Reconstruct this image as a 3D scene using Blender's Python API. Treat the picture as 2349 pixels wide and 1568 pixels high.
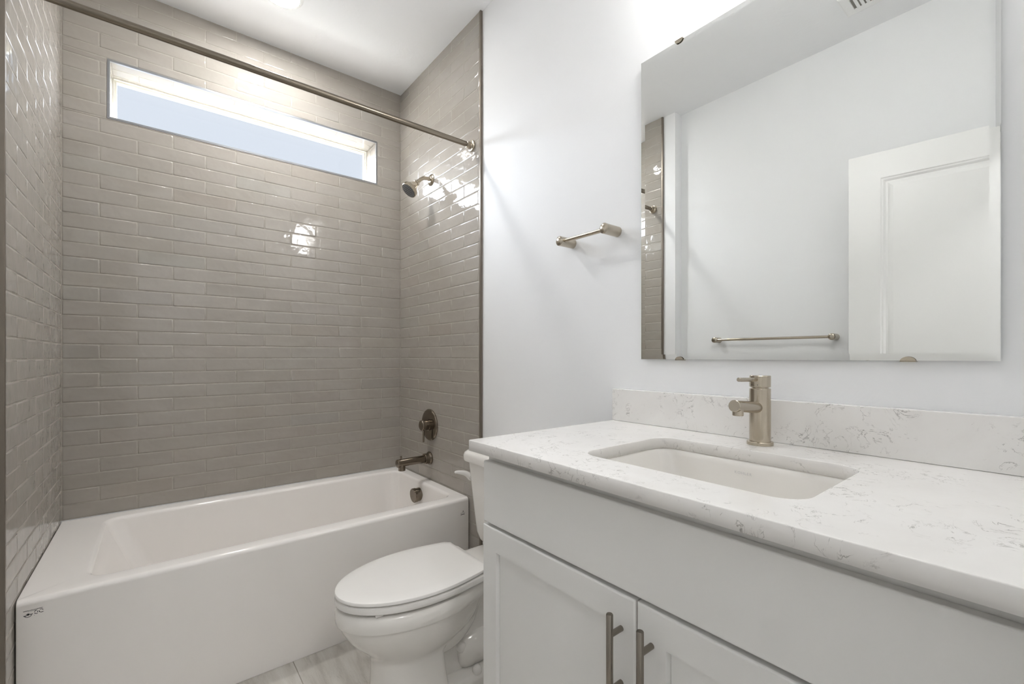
import bpy, bmesh, math, random
from mathutils import Vector, Matrix, Euler

for o in list(bpy.data.objects):
    bpy.data.objects.remove(o, do_unlink=True)
scene = bpy.context.scene
COL = scene.collection
R = random.Random(7)
PI = math.pi

# ------------------------------------------------------------------ camera
W = 1.505            # alcove width (tile face to tile face)
CEIL = 2.789
cam_d = bpy.data.cameras.new('camera')
cam = bpy.data.objects.new('camera', cam_d)
COL.objects.link(cam)
cam.location = (0.3115, -2.6176, 1.1533)
cam.rotation_euler = (PI / 2, 0, -math.radians(38.5547))
cam_d.sensor_fit = 'HORIZONTAL'
cam_d.sensor_width = 36.0
cam_d.lens = 1021.44 / 2349 * 36.0
cam_d.shift_y = 0.01416
cam_d.clip_start = 0.01
scene.camera = cam

# ------------------------------------------------------------------ view
vs = scene.view_settings
scene.display_settings.display_device = 'sRGB'
vs.view_transform = 'Standard'
vs.look = 'None'
vs.gamma = 1.0
vs.use_curve_mapping = False
vs.exposure = 0.17
scene.cycles.max_bounces = 8
scene.cycles.diffuse_bounces = 5
scene.cycles.glossy_bounces = 4
scene.cycles.use_denoising = True
scene.cycles.sample_clamp_indirect = 40.0
scene.cycles.blur_glossy = 0.8

# ------------------------------------------------------------------ sky
SKY_LOW = 0.88         # pale sky
SKY_GLOW = 42.0        # bright haze towards the sun
SIDE_GLOW = 26.0      # added glow low on the right, brightens the left wall
GROUND_GLOW = 1.0      # sunlit ground below the horizon
world = bpy.data.worlds.new('sky')
scene.world = world
world.use_nodes = True
nt = world.node_tree
nt.nodes.clear()
out = nt.nodes.new('ShaderNodeOutputWorld')
bg = nt.nodes.new('ShaderNodeBackground')
tc = nt.nodes.new('ShaderNodeTexCoord')
dot = nt.nodes.new('ShaderNodeVectorMath'); dot.operation = 'DOT_PRODUCT'
dot.inputs[1].default_value = Vector((-0.60, 0.56, 0.57)).normalized()
mr = nt.nodes.new('ShaderNodeMapRange'); mr.interpolation_type = 'SMOOTHSTEP'
mr.inputs['From Min'].default_value = math.cos(math.radians(38))
mr.inputs['From Max'].default_value = math.cos(math.radians(20))
mr.inputs['To Min'].default_value = SKY_LOW
mr.inputs['To Max'].default_value = SKY_GLOW
nt.links.new(tc.outputs['Generated'], dot.inputs[0])
nt.links.new(dot.outputs['Value'], mr.inputs['Value'])
sepz = nt.nodes.new('ShaderNodeSeparateXYZ')
nt.links.new(tc.outputs['Generated'], sepz.inputs[0])
mg_ = nt.nodes.new('ShaderNodeMapRange'); mg_.interpolation_type = 'SMOOTHSTEP'
mg_.inputs['From Min'].default_value = -0.02
mg_.inputs['From Max'].default_value = -0.20
mg_.inputs['To Min'].default_value = 0.0
mg_.inputs['To Max'].default_value = GROUND_GLOW
nt.links.new(sepz.outputs['Z'], mg_.inputs['Value'])
# a second, softer sky glow added low on the right to brighten the left wall
dot2 = nt.nodes.new('ShaderNodeVectorMath'); dot2.operation = 'DOT_PRODUCT'
dot2.inputs[1].default_value = Vector((0.80, 0.46, 0.42)).normalized()
nt.links.new(tc.outputs['Generated'], dot2.inputs[0])
mr2 = nt.nodes.new('ShaderNodeMapRange'); mr2.interpolation_type = 'SMOOTHSTEP'
mr2.inputs['From Min'].default_value = math.cos(math.radians(36))
mr2.inputs['From Max'].default_value = math.cos(math.radians(14))
mr2.inputs['To Min'].default_value = 0.0
mr2.inputs['To Max'].default_value = SIDE_GLOW
nt.links.new(dot2.outputs['Value'], mr2.inputs['Value'])
sa = nt.nodes.new('ShaderNodeMath'); sa.operation = 'ADD'
nt.links.new(mr.outputs['Result'], sa.inputs[0]); nt.links.new(mr2.outputs['Result'], sa.inputs[1])
sm = nt.nodes.new('ShaderNodeMath'); sm.operation = 'ADD'
nt.links.new(sa.outputs[0], sm.inputs[0]); nt.links.new(mg_.outputs['Result'], sm.inputs[1])
nt.links.new(sm.outputs[0], bg.inputs['Strength'])
bg.inputs['Color'].default_value = (0.86, 0.90, 0.97, 1)
nt.links.new(bg.outputs[0], out.inputs[0])

# high sun outside: it only reaches the window sill, which throws the light up onto the ceiling
SUN_E = 58.0
sun_d = bpy.data.lights.new('sun', 'SUN')
sun_d.energy = SUN_E
sun_d.angle = math.radians(2.0)
sun_d.color = (0.97, 0.98, 1.0)
sun = bpy.data.objects.new('sun', sun_d)
COL.objects.link(sun)
sun.rotation_euler = Vector((0.06, -0.60, -1.0)).to_track_quat('-Z', 'Y').to_euler()

# strengths of the lamps (used in the lamps' own builders)
DISC_EMIT = 232.0
VANITY_EMIT = 18.3
HALL_FILL_EMIT = 56.0  # added frontal fill from the hall

# ------------------------------------------------------------------ materials
def srgb(r, g, b):
    f = lambda c: (c / 255 / 12.92) if c / 255 <= 0.04045 else ((c / 255 + 0.055) / 1.055) ** 2.4
    return (f(r), f(g), f(b), 1)

def new_mat(name, color, rough=0.5, metal=0.0, spec=0.5, emis=None, estr=0, coat=0.0):
    m = bpy.data.materials.new(name)
    m.use_nodes = True
    p = m.node_tree.nodes['Principled BSDF']
    p.inputs['Base Color'].default_value = color
    p.inputs['Roughness'].default_value = rough
    p.inputs['Metallic'].default_value = metal
    p.inputs['Specular IOR Level'].default_value = spec
    p.inputs['Coat Weight'].default_value = coat
    if emis:
        p.inputs['Emission Color'].default_value = emis
        p.inputs['Emission Strength'].default_value = estr
    return m, m.node_tree, p

def noise(nt, scale, detail=2, rough=0.5, vec=None, dist=0.0):
    n = nt.nodes.new('ShaderNodeTexNoise')
    n.inputs['Scale'].default_value = scale
    n.inputs['Detail'].default_value = detail
    n.inputs['Roughness'].default_value = rough
    n.inputs['Distortion'].default_value = dist
    if vec is not None:
        nt.links.new(vec, n.inputs['Vector'])
    return n

def objco(nt):
    return nt.nodes.new('ShaderNodeTexCoord').outputs['Object']

def mapping(nt, vec, scale):
    mp = nt.nodes.new('ShaderNodeMapping')
    mp.inputs['Scale'].default_value = scale
    nt.links.new(vec, mp.inputs['Vector'])
    return mp.outputs[0]

def ramp(nt, fac, stops):
    r = nt.nodes.new('ShaderNodeValToRGB')
    el = r.color_ramp.elements
    while len(el) < len(stops):
        el.new(0.5)
    for e, (p, c) in zip(el, stops):
        e.position = p
        e.color = c if len(c) == 4 else (*c, 1)
    nt.links.new(fac, r.inputs[0])
    return r.outputs[0]

def bump(nt, p, height, strength, dist, prev=None):
    b = nt.nodes.new('ShaderNodeBump')
    b.inputs['Strength'].default_value = strength
    b.inputs['Distance'].default_value = dist
    nt.links.new(height, b.inputs['Height'])
    if prev is not None:
        nt.links.new(prev, b.inputs['Normal'])
    nt.links.new(b.outputs[0], p.inputs['Normal'])
    return b.outputs[0]

def mix(nt, fac, a, b, mode='MIX'):
    m = nt.nodes.new('ShaderNodeMix'); m.data_type = 'RGBA'; m.blend_type = mode
    for s, v in ((0, fac), (6, a), (7, b)):
        if hasattr(v, 'is_linked'):
            nt.links.new(v, m.inputs[s])
        else:
            m.inputs[s].default_value = v
    return m.outputs[2]

def math_n(nt, op, a, b=0.0, clamp=False):
    m = nt.nodes.new('ShaderNodeMath'); m.operation = op; m.use_clamp = clamp
    for s, v in ((0, a), (1, b)):
        if hasattr(v, 'is_linked'):
            nt.links.new(v, m.inputs[s])
        else:
            m.inputs[s].default_value = v
    return m.outputs[0]

# painted plaster with a light hand-trowelled texture
def paint_mat(name, col, strength=0.12):
    m, nt, p = new_mat(name, col, 0.62, spec=0.3)
    v = objco(nt)
    n1 = noise(nt, 9, 5, 0.6, v, 0.6)
    h1 = ramp(nt, n1.outputs['Fac'], [(0.50, (0, 0, 0)), (0.60, (1, 1, 1))])
    n2 = noise(nt, 120, 2, 0.5, v)
    h = mix(nt, 0.12, h1, n2.outputs['Fac'])
    bump(nt, p, h, strength, 0.0015)
    return m
M_WALL = paint_mat('wall_paint', (0.86, 0.865, 0.87, 1))
M_CEIL = paint_mat('ceiling_paint', (0.92, 0.925, 0.935, 1), 0.25)
M_TRIMWHITE, _, _ = new_mat('white_trim_paint', (0.80, 0.795, 0.78, 1), 0.35)

def tile_mat():
    m, nt, p = new_mat('glazed_tile', (0.4, 0.37, 0.33, 1), 0.045, spec=0.55)
    at = nt.nodes.new('ShaderNodeAttribute'); at.attribute_name = 'tone'
    v = objco(nt)
    n = noise(nt, 5, 4, 0.6, mapping(nt, v, (1, 1, 2.5)), 0.5)
    base = ramp(nt, n.outputs['Fac'], [(0.30, (0.365, 0.334, 0.296)), (0.70, (0.400, 0.370, 0.332))])
    col = mix(nt, 1.0, base, at.outputs['Color'], 'MULTIPLY')
    nt.links.new(col, p.inputs['Base Color'])
    w = noise(nt, 15, 2.0, 0.45, v, 0.3)
    bump(nt, p, w.outputs['Fac'], 0.17, 0.010)
    return m
M_TILE = tile_mat()

def grout_mat():
    m, nt, p = new_mat('grout', (0.40, 0.37, 0.33, 1), 0.8, spec=0.2)
    v = objco(nt)
    n = noise(nt, 60, 3, 0.6, v)
    nt.links.new(ramp(nt, n.outputs['Fac'], [(0.3, (0.36, 0.33, 0.29)), (0.7, (0.45, 0.42, 0.37))]), p.inputs['Base Color'])
    return m
M_GROUT = grout_mat()

def quartz_mat():
    m, nt, p = new_mat('white_quartz', (0.8, 0.79, 0.77, 1), 0.16, spec=0.5)
    v = objco(nt)
    # clouds
    n0 = noise(nt, 7, 4, 0.6, v, 0.4)
    base = ramp(nt, n0.outputs['Fac'], [(0.3, (0.82, 0.80, 0.775)), (0.7, (0.88, 0.865, 0.84))])
    # short cracked veins: thin level set of a distorted noise, broken up by a mask
    a = noise(nt, 17, 5, 0.62, v, 1.6)
    d = math_n(nt, 'ABSOLUTE', math_n(nt, 'SUBTRACT', a.outputs['Fac'], 0.5))
    line = ramp(nt, d, [(0.0, (1, 1, 1)), (0.016, (0, 0, 0))])
    mk = noise(nt, 11, 3, 0.6, mapping(nt, v, (1.0, 1.0, 1.0)), 0.5)
    mask = ramp(nt, mk.outputs['Fac'], [(0.47, (0, 0, 0)), (0.58, (1, 1, 1))])
    mk2 = noise(nt, 55, 2, 0.5, v)
    mask2 = ramp(nt, mk2.outputs['Fac'], [(0.40, (0, 0, 0)), (0.55, (1, 1, 1))])
    f = math_n(nt, 'MULTIPLY', math_n(nt, 'MULTIPLY', line, mask), mask2)
    f = math_n(nt, 'MULTIPLY', f, 0.75)
    col = mix(nt, f, base, (0.24, 0.225, 0.205, 1))
    nt.links.new(col, p.inputs['Base Color'])
    return m
M_QUARTZ = quartz_mat()

def floor_mat():
    m, nt, p = new_mat('stone_floor_tile', (0.6, 0.58, 0.54, 1), 0.38, spec=0.4)
    v = objco(nt)
    # streaks running with the tile (along y)
    st = noise(nt, 6.0, 8, 0.62, mapping(nt, v, (2.6, 0.45, 1)), 0.9)
    base = ramp(nt, st.outputs['Fac'], [(0.30, (0.38, 0.35, 0.31)), (0.45, (0.57, 0.54, 0.49)), (0.62, (0.66, 0.635, 0.59))])
    ve = noise(nt, 4.0, 7, 0.6, mapping(nt, v, (4.2, 0.55, 1)), 1.6)
    d = math_n(nt, 'ABSOLUTE', math_n(nt, 'SUBTRACT', ve.outputs['Fac'], 0.47))
    line = ramp(nt, d, [(0.0, (1, 1, 1)), (0.014, (0, 0, 0))])
    mk = noise(nt, 5, 3, 0.6, v)
    f = math_n(nt, 'MULTIPLY', math_n(nt, 'MULTIPLY', line, ramp(nt, mk.outputs['Fac'], [(0.45, (0, 0, 0)), (0.62, (1, 1, 1))])), 0.6)
    col = mix(nt, f, base, (0.27, 0.24, 0.20, 1))
    gr = noise(nt, 260, 2, 0.6, v)
    col = mix(nt, 0.18, col, ramp(nt, gr.outputs['Fac'], [(0.3, (0.40, 0.38, 0.345)), (0.7, (0.68, 0.655, 0.61))]))
    nt.links.new(col, p.inputs['Base Color'])
    bump(nt, p, gr.outputs['Fac'], 0.05, 0.001)
    return m
M_FLOOR = floor_mat()

def brushed(name, c, rough, aniso_axis=None, amount=0.10, metal=1.0):
    m, nt, p = new_mat(name, (*c, 1), rough, metal)
    v = objco(nt)
    sc = {'x': (2, 160, 160), 'y': (160, 2, 160), 'z': (160, 160, 2), None: (60, 60, 60)}[aniso_axis]
    n = noise(nt, 3, 2, 0.5, mapping(nt, v, sc))
    lo = max(0.02, rough - amount); hi = rough + amount
    r = nt.nodes.new('ShaderNodeMapRange')
    r.inputs['To Min'].default_value = lo; r.inputs['To Max'].default_value = hi
    nt.links.new(n.outputs['Fac'], r.inputs['Value'])
    nt.links.new(r.outputs[0], p.inputs['Roughness'])
    return m
M_NICKEL = brushed('brushed_nickel', (0.52, 0.462, 0.375), 0.20, 'z', 0.08)
M_NICKEL_Y = brushed('brushed_nickel_bar', (0.50, 0.448, 0.37), 0.20, 'x', 0.08)
M_NICKEL_DARKREFL = brushed('nickel_dark_reflections', (0.23, 0.195, 0.155), 0.16, 'x', 0.06)  # nickel with its dark reflections put into the base colour
M_STEEL = brushed('pull_steel', (0.28, 0.25, 0.215), 0.24, 'z', 0.06)
M_EDGE = brushed('tile_edge_metal', (0.22, 0.19, 0.155), 0.42, 'z', 0.1, 0.7)
M_EDGE_LIGHT = brushed('satin_aluminium_edge', (0.42, 0.43, 0.45), 0.32, 'x')
M_BLACK, _, _ = new_mat('black_rubber', (0.03, 0.03, 0.03, 1), 0.5)
M_INK, _, _ = new_mat('black_print', (0.02, 0.02, 0.02, 1), 0.6)
M_GREYINK, _, _ = new_mat('grey_print', (0.62, 0.61, 0.60, 1), 0.6)
M_TUB, _, _ = new_mat('tub_acrylic', (0.92, 0.885, 0.85, 1), 0.13, spec=0.5)
M_CHINA, _, _ = new_mat('vitreous_china', (0.84, 0.815, 0.775, 1), 0.08, spec=0.55)
M_SEAT, _, _ = new_mat('seat_plastic', (0.84, 0.82, 0.79, 1), 0.16, spec=0.5)
M_CAB, _, _ = new_mat('cabinet_paint', (0.78, 0.772, 0.75, 1), 0.36, spec=0.4)
M_CABIN, _, _ = new_mat('cabinet_interior', (0.5, 0.46, 0.4, 1), 0.6)
M_VINYL, _, _ = new_mat('window_vinyl', (0.80, 0.78, 0.70, 1), 0.4)
M_MIRROR, _, _ = new_mat('mirror_silver', (0.86, 0.87, 0.855, 1), 0.0, 1.0)
M_DOOR, _, _ = new_mat('door_paint', (0.82, 0.815, 0.80, 1), 0.35, spec=0.4)
M_VENT, _, _ = new_mat('vent_enamel', (0.90, 0.90, 0.89, 1), 0.45)
M_DISC, _, _ = new_mat('led_diffuser', (0.9, 0.9, 0.9, 1), 0.5, emis=(1.0, 1.0, 0.995, 1), estr=DISC_EMIT)
M_SHADE, _, _ = new_mat('opal_glass_lit', (0.9, 0.9, 0.9, 1), 0.4, emis=(1.0, 0.995, 0.98, 1), estr=VANITY_EMIT)
M_HALL_FILL, _, _ = new_mat('hall_fill_glow', (0.9, 0.9, 0.9, 1), 0.5, emis=(1.0, 0.995, 0.99, 1), estr=HALL_FILL_EMIT)  # glow of the added hall fill

def pane_mat():
    m = bpy.data.materials.new('window_pane_glass'); m.use_nodes = True
    nt = m.node_tree; nt.nodes.clear()
    o = nt.nodes.new('ShaderNodeOutputMaterial')
    mx = nt.nodes.new('ShaderNodeMixShader')
    t = nt.nodes.new('ShaderNodeBsdfTransparent'); t.inputs[0].default_value = (0.93, 0.95, 0.97, 1)
    g = nt.nodes.new('ShaderNodeBsdfGlossy'); g.inputs['Roughness'].default_value = 0.0
    f = nt.nodes.new('ShaderNodeFresnel'); f.inputs[0].default_value = 1.3
    ge = nt.nodes.new('ShaderNodeNewGeometry')
    mi = nt.nodes.new('ShaderNodeMapRange')          # same reflectance from either face of the thin pane
    mi.inputs['To Min'].default_value = 1.3; mi.inputs['To Max'].default_value = 1 / 1.3
    nt.links.new(ge.outputs['Backfacing'], mi.inputs['Value'])
    nt.links.new(mi.outputs[0], f.inputs[0])
    nt.links.new(f.outputs[0], mx.inputs[0])
    nt.links.new(t.outputs[0], mx.inputs[1]); nt.links.new(g.outputs[0], mx.inputs[2])
    nt.links.new(mx.outputs[0], o.inputs[0])
    return m
M_PANE = pane_mat()

# ------------------------------------------------------------------ object helpers
def add(name, bm, mat, parent=None, smooth=None, flat=None):
    me = bpy.data.meshes.new(name)
    bmesh.ops.recalc_face_normals(bm, faces=bm.faces[:])
    bm.to_mesh(me); bm.free()
    mats = mat if isinstance(mat, (list, tuple)) else [mat]
    for m in mats:
        me.materials.append(m)
    if smooth is not None:
        try:
            me.shade_smooth()
            me.set_sharp_from_angle(angle=math.radians(smooth))
        except Exception:
            pass
        if flat is not None:                 # broad flat faces keep their own normal
            for pl_ in me.polygons:
                if pl_.area > flat:
                    pl_.use_smooth = False
    o = bpy.data.objects.new(name, me)
    COL.objects.link(o)
    if parent is not None:
        o.parent = parent
        o.matrix_parent_inverse = Matrix.Translation(parent.location).inverted()
    return o

def thing(name, label, cat, loc, group=None):
    o = bpy.data.objects.new(name, None)
    o.empty_display_size = 0.05
    COL.objects.link(o)
    o.location = loc
    tag(o, label, cat, group)
    return o

def tag(o, label, cat, group=None):
    o['label'] = label; o['category'] = cat
    if group:
        o['group'] = group
    return o

def struct(name, bm, mat, smooth=None):
    o = add(name, bm, mat, None, smooth)
    o['kind'] = 'structure'
    return o

def box(bm, x0, x1, y0, y1, z0, z1, bev=0.0, seg=2):
    r = bmesh.ops.create_cube(bm, size=1.0)
    vs = r['verts']
    for v in vs:
        v.co = Vector(((x0 + x1) / 2 + v.co.x * (x1 - x0), (y0 + y1) / 2 + v.co.y * (y1 - y0), (z0 + z1) / 2 + v.co.z * (z1 - z0)))
    if bev > 0:
        es = list({e for v in vs for e in v.link_edges})
        bmesh.ops.bevel(bm, geom=es, offset=bev, segments=seg, profile=0.5, affect='EDGES')
    return bm

def B(*a, **k):
    return box(bmesh.new(), *a, **k)

def loft(bm, rings, cap0=True, cap1=True, closed=True):
    """rings: list of lists of points, same count"""
    vr = [[bm.verts.new(p) for p in r] for r in rings]
    n = len(rings[0])
    for a, b in zip(vr, vr[1:]):
        for i in range(n if closed else n - 1):
            j = (i + 1) % n
            try:
                bm.faces.new((a[i], a[j], b[j], b[i]))
            except ValueError:
                pass
    if cap0:
        bm.faces.new(vr[0][::-1])
    if cap1:
        bm.faces.new(vr[-1])
    return vr

def frame_of(d):
    d = Vector(d).normalized()
    up = Vector((0, 0, 1)) if abs(d.z) < 0.95 else Vector((1, 0, 0))
    a = d.cross(up).normalized()
    b = a.cross(d).normalized()
    return a, b

def lathe(bm, origin, axis, prof, n=40, cap0=True, cap1=True):
    """prof: (t along axis, radius)"""
    o = Vector(origin); d = Vector(axis).normalized(); a, b = frame_of(d)
    rings = []
    for t, r in prof:
        rings.append([o + d * t + (a * math.cos(2 * PI * i / n) + b * math.sin(2 * PI * i / n)) * max(r, 1e-5) for i in range(n)])
    loft(bm, rings, cap0, cap1)
    return bm

def tube(bm, path, rad, n=24, caps=True):
    """sweep circle along path; rad number or list"""
    P = [Vector(p) for p in path]
    rs = rad if isinstance(rad, (list, tuple)) else [rad] * len(P)
    rings = []
    a = None
    for i, p in enumerate(P):
        t = (P[min(i + 1, len(P) - 1)] - P[max(i - 1, 0)]).normalized()
        if a is None:
            a, b = frame_of(t)
        else:
            a = (a - t * a.dot(t)).normalized()
            b = a.cross(t).normalized()
        rings.append([p + (a * math.cos(2 * PI * k / n) + b * math.sin(2 * PI * k / n)) * rs[i] for k in range(n)])
    loft(bm, rings, caps, caps)
    return bm

def smooth_path(pts, n=8):
    """catmull-rom"""
    P = [Vector(p) for p in pts]
    P = [P[0] * 2 - P[1]] + P + [P[-1] * 2 - P[-2]]
    o = []
    for i in range(1, len(P) - 2):
        for k in range(n):
            t = k / n
            p0, p1, p2, p3 = P[i - 1:i + 3]
            o.append(0.5 * ((2 * p1) + (p2 - p0) * t + (2 * p0 - 5 * p1 + 4 * p2 - p3) * t * t + (3 * p1 - p0 - 3 * p2 + p3) * t ** 3))
    o.append(P[-2])
    return o

def rrect(x0, x1, y0, y1, r, z, k=8):
    """rounded rectangle ring in the xy plane; r may be 4 radii (x1y1, x0y1, x0y0, x1y0)"""
    rs = r if isinstance(r, (list, tuple)) else [r] * 4
    pts = []
    for (cx, cy, a0, rr) in ((x1, y1, 0, rs[0]), (x0, y1, PI / 2, rs[1]), (x0, y0, PI, rs[2]), (x1, y0, 3 * PI / 2, rs[3])):
        ox = cx - rr if cx == x1 else cx + rr
        oy = cy - rr if cy == y1 else cy + rr
        for i in range(k + 1):
            a = a0 + PI / 2 * i / k
            pts.append(Vector((ox + rr * math.cos(a), oy + rr * math.sin(a), z)))
    return pts

# ------------------------------------------------------------------ tile fields
TP_Z = 0.06127       # course height
Z0 = 0.5312          # a course line
TP_X = 0.2532        # tile length
GAP = 0.0018

def tile_field(name, parent, origin, U, V, N, v0, v1, u0, u1, joint_even, hole=None, lift=0.0012, vorigin=Z0, vp=TP_Z, up=TP_X):
    """Glazed tiles as relief geometry. Position = origin + U*u + V*v ; faces look along N.
    joints of even courses at joint_even + up*k, odd courses shifted by half. Openings in hole=(u0,u1,v0,v1)."""
    U, V, N, O = Vector(U), Vector(V), Vector(N), Vector(origin)
    bm = bmesh.new()
    lay = bm.loops.layers.color.new('tone')
    def one(a0, a1, b0, b1):
        if a1 - a0 < 0.004 or b1 - b0 < 0.004:
            return
        a0 += GAP / 2; a1 -= GAP / 2; b0 += GAP / 2; b1 -= GAP / 2
        h0 = R.uniform(-0.0002, 0.0002)
        tu = R.gauss(0, 0.0016); tv = R.gauss(0, 0.0032)
        tone = min(1.06, max(0.93, R.gauss(1.0, 0.009)))
        warm = R.gauss(0, 0.003)
        prof = ((0.0, -0.0034), (0.0003, -0.0015), (0.0018, -0.0005), (0.0045, 0.0)) if min(a1 - a0, b1 - b0) > 0.012 else ((0.0, -0.0032), (0.0002, -0.0006), (0.0008, 0.0))
        uc, vc = (a0 + a1) / 2, (b0 + b1) / 2
        rings = []
        for ins, hh in prof:
            q = []
            for (u, v) in ((a0 + ins, b0 + ins), (a1 - ins, b0 + ins), (a1 - ins, b1 - ins), (a0 + ins, b1 - ins)):
                h = hh + (h0 + (u - uc) * tu + (v - vc) * tv if hh > -0.003 else 0)
                q.append(bm.verts.new(O + U * u + V * v + N * h))
            rings.append(q)
        fs = []
        for a, b in zip(rings, rings[1:]):
            for i in range(4):
                j = (i + 1) % 4
                f = bm.faces.new((a[i], a[j], b[j], b[i])); f.smooth = True; fs.append(f)
        fs.append(bm.faces.new(rings[-1]))
        for f in fs:
            for l in f.loops:
                l[lay] = (tone * (1 + warm), tone, tone * (1 - warm), 1)
    k0 = math.floor((v0 - vorigin) / vp) - 1
    k1 = math.ceil((v1 - vorigin) / vp) + 1
    for k in range(k0, k1):
        b0, b1 = vorigin + vp * k, vorigin + vp * (k + 1)
        b0, b1 = max(b0, v0), min(b1, v1)
        if b1 <= b0:
            continue
        j0 = joint_even + (0 if k % 2 == 0 else up / 2)
        i0 = math.floor((u0 - j0) / up) - 1
        i1 = math.ceil((u1 - j0) / up) + 1
        for i in range(i0, i1):
            a0, a1 = j0 + up * i, j0 + up * (i + 1)
            a0, a1 = max(a0, u0), min(a1, u1)
            if a1 <= a0:
                continue
            if hole is None:
                one(a0, a1, b0, b1); continue
            hu0, hu1, hv0, hv1 = hole
            if a1 <= hu0 or a0 >= hu1 or b1 <= hv0 or b0 >= hv1:
                one(a0, a1, b0, b1); continue
            # cut round the opening
            if b0 < hv0:
                one(a0, a1, b0, hv0)
            if b1 > hv1:
                one(a0, a1, hv1, b1)
            m0, m1 = max(b0, hv0), min(b1, hv1)
            if a0 < hu0:
                one(a0, hu0, m0, m1)
            if a1 > hu1:
                one(hu1, a1, m0, m1)
    # grout bed
    def bed(a0, a1, b0, b1):
        vsx = [bm.verts.new(O + U * u + V * v + N * (-lift)) for u, v in ((a0, b0), (a1, b0), (a1, b1), (a0, b1))]
        f = bm.faces.new(vsx); f.material_index = 1
        for l in f.loops:
            l[lay] = (1, 1, 1, 1)
    if hole is None:
        bed(u0 - 0.003, u1 + 0.003, v0, v1)
    else:
        hu0, hu1, hv0, hv1 = hole
        bed(u0 - 0.003, u1 + 0.003, v0, hv0); bed(u0 - 0.003, u1 + 0.003, hv1, v1); bed(u0 - 0.003, hu0, hv0, hv1); bed(hu1, u1 + 0.003, hv0, hv1)
    # orient towards N
    me = bpy.data.meshes.new(name)
    for f in bm.faces:
        f.normal_update()
        if f.normal.dot(N) < -1e-4:
            f.normal_flip()
    bm.to_mesh(me); bm.free()
    me.materials.append(M_TILE); me.materials.append(M_GROUT)
    o = bpy.data.objects.new(name, me); COL.objects.link(o)
    o.parent = parent
    return o

# ------------------------------------------------------------------ room shell
XL = -0.085                 # painted left wall of the room
XR = 1.517                  # painted right wall
YN = -2.66                  # near wall (the doorway the photograph is taken from)
YT = -0.872                 # where the tile stops
YJ = -0.967                 # where the left wall steps back
TH = 0.12
HX0, HX1, HZ0, HZ1 = 0.1503, 1.3442, 2.2008, 2.4436   # window opening (inside of the metal edge)

bm = bmesh.new(); box(bm, XL - 0.2, XR + 0.2, YN - 0.02, 0.35, -0.12, 0.0)
floor = bmesh.new()
box(floor, XL - 0.25, XR + 0.25, -4.6, 0.25, -0.12, -0.0015)
bm.free()
# floor tiles (long stone-look planks running front to back)
def floor_tiles(bm):
    xs = [-0.49, 0.112, 0.714, 1.316, 1.918]
    for i in range(4):
        off = (0.0, 0.4, 0.2, 0.55)[i]
        y = -4.6 - off
        while y < 0.25:
            a0, a1 = max(xs[i], XL - 0.25) + 0.0015, min(xs[i + 1], XR + 0.25) - 0.0015
            b0, b1 = max(y, -4.6) + 0.0015, min(y + 1.2, 0.25) - 0.0015
            if a1 > a0 and b1 > b0:
                box(bm, a0, a1, b0, b1, -0.01, 0.0, 0.0006, 1)
            y += 1.2
floor_o = struct('floor', floor, M_GROUT)
fb = bmesh.new(); floor_tiles(fb)
add('floor_tiles', fb, M_FLOOR, floor_o)

struct('ceiling', B(XL - 0.25, XR + 0.25, -4.6, 0.25, CEIL, CEIL + 0.12), M_CEIL)

# back wall with the window opening
bb = bmesh.new()
box(bb, XL - 0.25, HX0 - 0.012, 0.0015, 0.20, 0, CEIL)
box(bb, HX1 + 0.012, XR + 0.25, 0.0015, 0.20, 0, CEIL)
box(bb, HX0 - 0.012, HX1 + 0.012, 0.0015, 0.20, 0, HZ0 - 0.012)
box(bb, HX0 - 0.012, HX1 + 0.012, 0.0015, 0.20, HZ1 + 0.012, CEIL)
wall_back = struct('wall_back', bb, M_WALL)
TUBZ = 0.466
tile_field('tile_field', wall_back, (0, 0, 0), (1, 0, 0), (0, 0, 1), (0, -1, 0), TUBZ + 0.003, CEIL - 0.001, 0.0008, W - 0.0008, 0.1163,
           hole=(HX0 - 0.0095, HX1 + 0.0095, HZ0 - 0.0095, HZ1 + 0.0095))
YF = 0.145                  # window frame depth
tile_field('soffit_tile', wall_back, (0, 0, HZ1), (1, 0, 0), (0, 1, 0), (0, 0, -1), 0.001, YF, HX0, HX1, 0.1163, vorigin=0.0)
tile_field('sill_tile', wall_back, (0, 0, HZ0), (1, 0, 0), (0, 1, 0), (0, 0, 1), 0.001, YF, HX0, HX1, 0.2429, vorigin=0.0)
tile_field('reveal_tile', wall_back, (HX0, 0, 0), (0, 1, 0), (0, 0, 1), (1, 0, 0), HZ0, HZ1, 0.001, YF, 0.09)
tile_field('reveal_tile', wall_back, (HX1, 0, 0), (0, 1, 0), (0, 0, 1), (-1, 0, 0), HZ0, HZ1, 0.001, YF, 0.09)

# left wall: tiled return, a painted strip, then the wall steps back
lb = bmesh.new()
box(lb, XL - 0.25, -0.0015, YT - 0.008, 0.0015, 0, CEIL)
box(lb, XL - 0.25, -0.014, YJ, YT - 0.008, 0, CEIL)
box(lb, XL - 0.25, XL, YN - 0.02, YJ, 0, CEIL)
wall_left = struct('wall_left', lb, M_WALL)
tile_field('tile_field', wall_left, (0, 0, 0), (0, -1, 0), (0, 0, 1), (1, 0, 0), 0.003, CEIL - 0.001, 0.0, -YT, 0.1225, up=0.2500)

rb = bmesh.new()
box(rb, W + 0.0015, XR + 0.25, YT - 0.008, 0.0015, 0, CEIL)
box(rb, XR, XR + 0.25, YN - 0.02, YT - 0.008, 0, CEIL)
wall_right = struct('wall_right', rb, M_WALL)
tile_field('tile_field', wall_right, (W, 0, 0), (0, -1, 0), (0, 0, 1), (-1, 0, 0), 0.003, CEIL - 0.001, 0.0, -YT, 0.1203, up=0.2470)

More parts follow.
